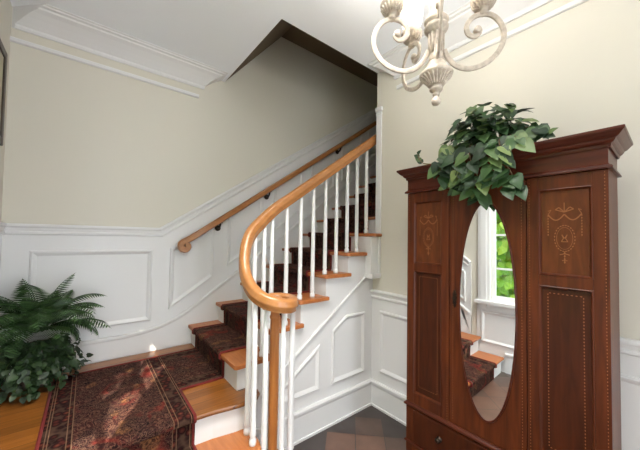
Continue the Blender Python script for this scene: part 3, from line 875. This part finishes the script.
# fronds read off the photograph: up, right, left
FR += [(math.radians(140), math.radians(86), .46, .5), (math.radians(20), math.radians(85), .44, 1.0), (math.radians(-100), math.radians(84), .46, 1.3), (math.radians(-20), math.radians(62), .43, 1.9), (math.radians(-42), math.radians(58), .46, 1.9), (math.radians(-5), math.radians(72), .46, 2.0), (math.radians(60), math.radians(80), .46, 1.0), (math.radians(170), math.radians(78), .46, 1.4), (math.radians(-130), math.radians(72), .52, 1.5),
       (math.radians(-60), math.radians(58), .50, 2.1), (math.radians(-85), math.radians(60), .48, 2.2), (math.radians(-115), math.radians(55), .48, 1.8), (math.radians(-150), math.radians(62), .42, 1.5), (math.radians(-30), math.radians(30), .46, 1.4), (math.radians(-70), math.radians(28), .42, 1.2)]
for az, el, ln, dr_ in FR:
    b = top+Vector((math.cos(az), math.sin(az), 0))*random.uniform(.0, .05)
    dx, dy = math.cos(az), math.sin(az)
    lim = 9
    if dy > .05: lim = min(lim, (W-FY)/dy)
    if dx < -.05: lim = min(lim, (XL-FX)/dx)
    if lim < ln*.75: ln = max(.24, lim*1.25); el = max(el, math.radians(70)); dr_ = min(dr_, 1.1)
    frond(az, el, ln, dr_, b)
bm = bmesh.new(); st = bmesh.new()
for i in range(46):
    az = random.uniform(-PI, PI)
    if math.sin(az) > .4: az = -az
    r0 = .115; R1 = random.uniform(.15, .27)
    hx, hy = math.cos(az), math.sin(az)
    zt = Z0+.27; ze = Z0+random.uniform(.03, .20)
    V = [clampw(Vector((FX+hx*r, FY+hy*r, z))) for r, z in ((.04, zt), (r0, zt+.03), (.15+.02*random.random(), zt-.03), ((.17+R1)/2, (zt+ze)/2), (R1+.02, ze))]
    # keep the ivy off the runner except for a few tips
    pth = catmull(V, 4); tube(st, pth, .0022, 4)
    for q in pth[3:]:
        if q.z < Z0+.02: q.z = Z0+.02
        for s in range(2):
            d = Vector((hx, hy, -.8))+rnd_dir()*.8
            pz = clampw(q+rnd_dir()*.02)
            if pz.z < Z0+.035: pz.z = Z0+.035; d.z = max(d.z, -.05)
            leaf(bm, pz, d, Vector((hx, hy, .7))+rnd_dir()*.5, random.uniform(.028, .048), 1.25, .1)
for v_ in bm.verts:
    v_.co.y = min(v_.co.y, W-.03); v_.co.x = max(v_.co.x, XL+.028); v_.co.z = max(v_.co.z, Z0+.012)
o = obj('ivy_foliage', bm, M['ivy'], fern, smooth=True); o['label'] = 'small dark ivy leaves spilling around the pot'
obj('ivy_stem', st, M['gstem'], fern, smooth=True)
obj('soil', lathe(bmesh.new(), [(.10, Z0+.22), (.11, Z0+.238), (.05, Z0+.25)], FX, FY, 20), M['soil'], fern)

# ------------------------------------------------------------------ chandelier
CX, CY = -.90, -1.15
ch = thing('chandelier', 'antique white scroll arm chandelier with lit glass shades hanging from the ceiling', 'chandelier', (CX, CY, CEIL))
bm = bmesh.new()
colp = [(.028, 2.405), (.036, 2.42), (.033, 2.44), (.030, 2.46), (.032, 2.545), (.040, 2.556), (.052, 2.566), (.055, 2.578), (.050, 2.588), (.044, 2.592), (.052, 2.600), (.056, 2.612), (.048, 2.624), (.036, 2.632), (.030, 2.66), (.034, 2.72), (.028, 2.76), (.020, 2.79), (.008, 2.80)]
lathe(bm, colp, CX, CY, 28)
for k in range(10):
    a = 2*PI*k/10
    tube(bm, [(CX+.032*math.cos(a), CY+.032*math.sin(a), 2.452), (CX+.033*math.cos(a), CY+.033*math.sin(a), 2.548)], .006, 6, up=Vector((1, 0, 0)))
obj('column', bm, M['chand'], ch, smooth=True)
bm = bmesh.new()
lathe(bm, [(.006, 2.206), (.016, 2.210), (.0205, 2.221), (.0195, 2.232), (.012, 2.242), (.011, 2.250), (.015, 2.252), (.0165, 2.260), (.012, 2.266), (.014, 2.270), (.028, 2.276), (.031, 2.283), (.025, 2.290), (.029, 2.294), (.038, 2.308), (.052, 2.326), (.068, 2.340), (.075, 2.347), (.076, 2.356), (.070, 2.362), (.058, 2.372), (.046, 2.390), (.036, 2.412)], CX, CY, 28)
for k in range(22):
    a = 2*PI*k/22; c_, s_ = math.cos(a), math.sin(a)
    tube(bm, [(CX+r*c_, CY+r*s_, z) for r, z in ((.029, 2.296), (.039, 2.309), (.053, 2.327), (.070, 2.342))], .0042, 5, up=Vector((-s_, c_, 0)))
obj('finial', bm, M['chand'], ch, smooth=True)
bm = bmesh.new()
tube(bm, [(CX, CY, 2.79), (CX, CY, CEIL-.03)], .009, 10, up=Vector((1, 0, 0)))
obj('stem', bm, M['chand'], ch, smooth=True)
obj('ceiling_canopy', lathe(bmesh.new(), [(.012, CEIL-.06), (.03, CEIL-.05), (.055, CEIL-.03), (.065, CEIL-.012), (.065, CEIL-.0005)], CX, CY, 24), M['chand'], ch, smooth=True)
ARMRZ = [(.040, 2.470), (.062, 2.425), (.105, 2.385), (.165, 2.370), (.235, 2.388), (.295, 2.435), (.325, 2.500), (.316, 2.565), (.276, 2.612), (.228, 2.626), (.178, 2.612), (.150, 2.575), (.158, 2.535), (.190, 2.522), (.212, 2.540), (.208, 2.560), (.196, 2.562)]
ARMS = [66, 139, 213, 312]
for dg in ARMS:
    a = math.radians(dg); c_, s_ = math.cos(a), math.sin(a)
    def Pc(r, z): return Vector((CX+r*c_, CY+r*s_, z))
    pth = catmull([Pc(r*.91, z) for r, z in ARMRZ], 5)
    n = len(pth)
    am = obj('arm', sweep(bmesh.new(), pth, [(-.011, -.004), (-.011, .004), (-.006, .006), (.006, .006), (.011, .004), (.011, -.004), (.006, -.006), (-.006, -.006)], up=Vector((-s_, c_, 0.001)).cross(Vector((0, 0, 1))) if False else Vector((-s_, c_, 0)), scale=[1.0 if i < n*.8 else 1.0-.2*(i/n-.8)/.2 for i in range(n)]), M['chand'], ch, smooth=False)
    Rm = Matrix.Translation(Pc(.183, 2.551)) @ Matrix.Rotation(a, 4, 'Z') @ Matrix.Rotation(PI/2, 4, 'X')
    obj('scroll_rosette', lathe(bmesh.new(), [(.012, -.015), (.016, -.010), (.016, .010), (.012, .015)], 0, 0, 14, Rm), M['chand'], am, smooth=True)
    rc = .210; x, y = CX+rc*c_, CY+rc*s_
    bm = lathe(bmesh.new(), [(.016, 2.622), (.019, 2.634), (.015, 2.642), (.026, 2.648), (.040, 2.660), (.050, 2.678), (.056, 2.690), (.056, 2.698), (.046, 2.702), (.048, 2.712), (.040, 2.716), (.02, 2.718)], x, y, 22)
    for k in range(18):
        b_ = 2*PI*k/18; cc_, ss_ = math.cos(b_), math.sin(b_)
        tube(bm, [(x+r*cc_, y+r*ss_, z) for r, z in ((.026, 2.649), (.041, 2.661), (.052, 2.680))], .004, 5, up=Vector((-ss_, cc_, 0)))
    obj('cup', bm, M['chand'], am, smooth=True)
    # tulip shade: thin shell, open at the top
    sh = [(.034, 2.716), (.044, 2.735), (.056, 2.770), (.060, 2.805), (.058, 2.84), (.064, 2.875), (.061, 2.875), (.055, 2.84), (.057, 2.805), (.053, 2.772), (.041, 2.738), (.030, 2.719)]
    obj('shade', lathe(bmesh.new(), sh, x, y, 24), M['shade'], ch, smooth=True)
    obj('bulb', lathe(bmesh.new(), [(.010, 2.719), (.012, 2.745), (.020, 2.770), (.022, 2.79), (.014, 2.815), (.004, 2.83)], x, y, 14), M['bulb'], ch, smooth=True)
    ld = bpy.data.lights.new('bulb_light', 'POINT'); ld.energy = 2.1; ld.color = (1, .965, .92); ld.shadow_soft_size = .06
    lo = bpy.data.objects.new('bulb_light', ld); COL.objects.link(lo); lo.location = (x, y, 2.90); lo.parent = ch
    lo.matrix_parent_inverse = Matrix.Translation(-Vector(ch.location))

# ------------------------------------------------------------------ shrub outside the window
sh_ = thing('garden_shrub', 'bright green leafy shrub outside the window, seen in the oval mirror', 'shrub', (-3.45, -.5, 0))
SUN = Vector((.61, 1.15, -1.06)).normalized()
patch = Vector((-1.93, .33, Z0))
bm = bmesh.new(); st = bmesh.new()
for i in range(6500):
    p = Vector((random.uniform(-3.75, -3.15), random.uniform(-2.0, 1.2), random.uniform(.1, 3.3)))
    w = p-patch; d = (w-SUN*w.dot(SUN)).length
    if d < .095: continue
    leaf(bm, p, Vector((.2, random.uniform(-.6, .6), -.7)), Vector((1, 0, .6))+rnd_dir()*.6, random.uniform(.09, .16), 1.3)
for i in range(16):
    y = -1.9+.19*i; tube(st, catmull([(-3.45, -.4+.3*(y+.4), 0), (-3.45+random.uniform(-.15, .15), y, 1.2), (-3.45, y+random.uniform(-.2, .2), 3.1)], 4), .012, 6, up=Vector((1, 0, 0)))
obj('foliage', bm, M['vine'], sh_, smooth=True); obj('stem', st, M['stem'], sh_, smooth=True)

# ------------------------------------------------------------------ light
wd = bpy.data.worlds.new('World'); SC.world = wd; wd.use_nodes = True
bg = wd.node_tree.nodes['Background']; bg.inputs[0].default_value = (.86, .93, 1.0, 1); bg.inputs[1].default_value = 4.5
sl = bpy.data.lights.new('sun', 'SUN'); sl.energy = 8; sl.angle = .009; sl.color = (1, .93, .82)
so = bpy.data.objects.new('sun', sl); COL.objects.link(so); so.location = (-5, -6, 7)
so.rotation_euler = SUN.to_track_quat('-Z', 'Y').to_euler()

# added area fill below the ceiling, brightens steps and floor; no real fixture
al = bpy.data.lights.new('foyer_fill_light', 'AREA'); al.shape = 'DISK'; al.size = .9; al.spread = math.radians(105); al.energy = 23; al.color = (1, .97, .92)
ao = bpy.data.objects.new('foyer_fill_light', al); COL.objects.link(ao); ao.location = (-1.75, -1.25, CEIL-.03)

# ------------------------------------------------------------------ camera
yaw, pitch, roll, f, cy = .6777, .0308, .016, 288.13, 229.03
Fv = Vector((math.sin(yaw)*math.cos(pitch), math.cos(yaw)*math.cos(pitch), math.sin(pitch)))
Rv = Vector((math.cos(yaw), -math.sin(yaw), 0)); Uv = Rv.cross(Fv)
R2 = Rv*math.cos(roll)+Uv*math.sin(roll); U2 = -Rv*math.sin(roll)+Uv*math.cos(roll)
cd = bpy.data.cameras.new('camera'); cam = bpy.data.objects.new('camera', cd); COL.objects.link(cam)
cam.matrix_world = Matrix(((R2.x, U2.x, -Fv.x, -2.1645), (R2.y, U2.y, -Fv.y, -1.8602), (R2.z, U2.z, -Fv.z, 1.5689), (0, 0, 0, 1)))
cd.sensor_width = 36; cd.lens = f/640*36; cd.shift_y = (cy-225)/640; cd.clip_start = .02
SC.camera = cam
SC.cycles.use_denoising = True
SC.cycles.max_bounces = 12; SC.cycles.diffuse_bounces = 6
vs = SC.view_settings
vs.view_transform = 'Standard'; vs.look = 'None'; vs.gamma = 1; vs.use_curve_mapping = False; vs.exposure = 1.0
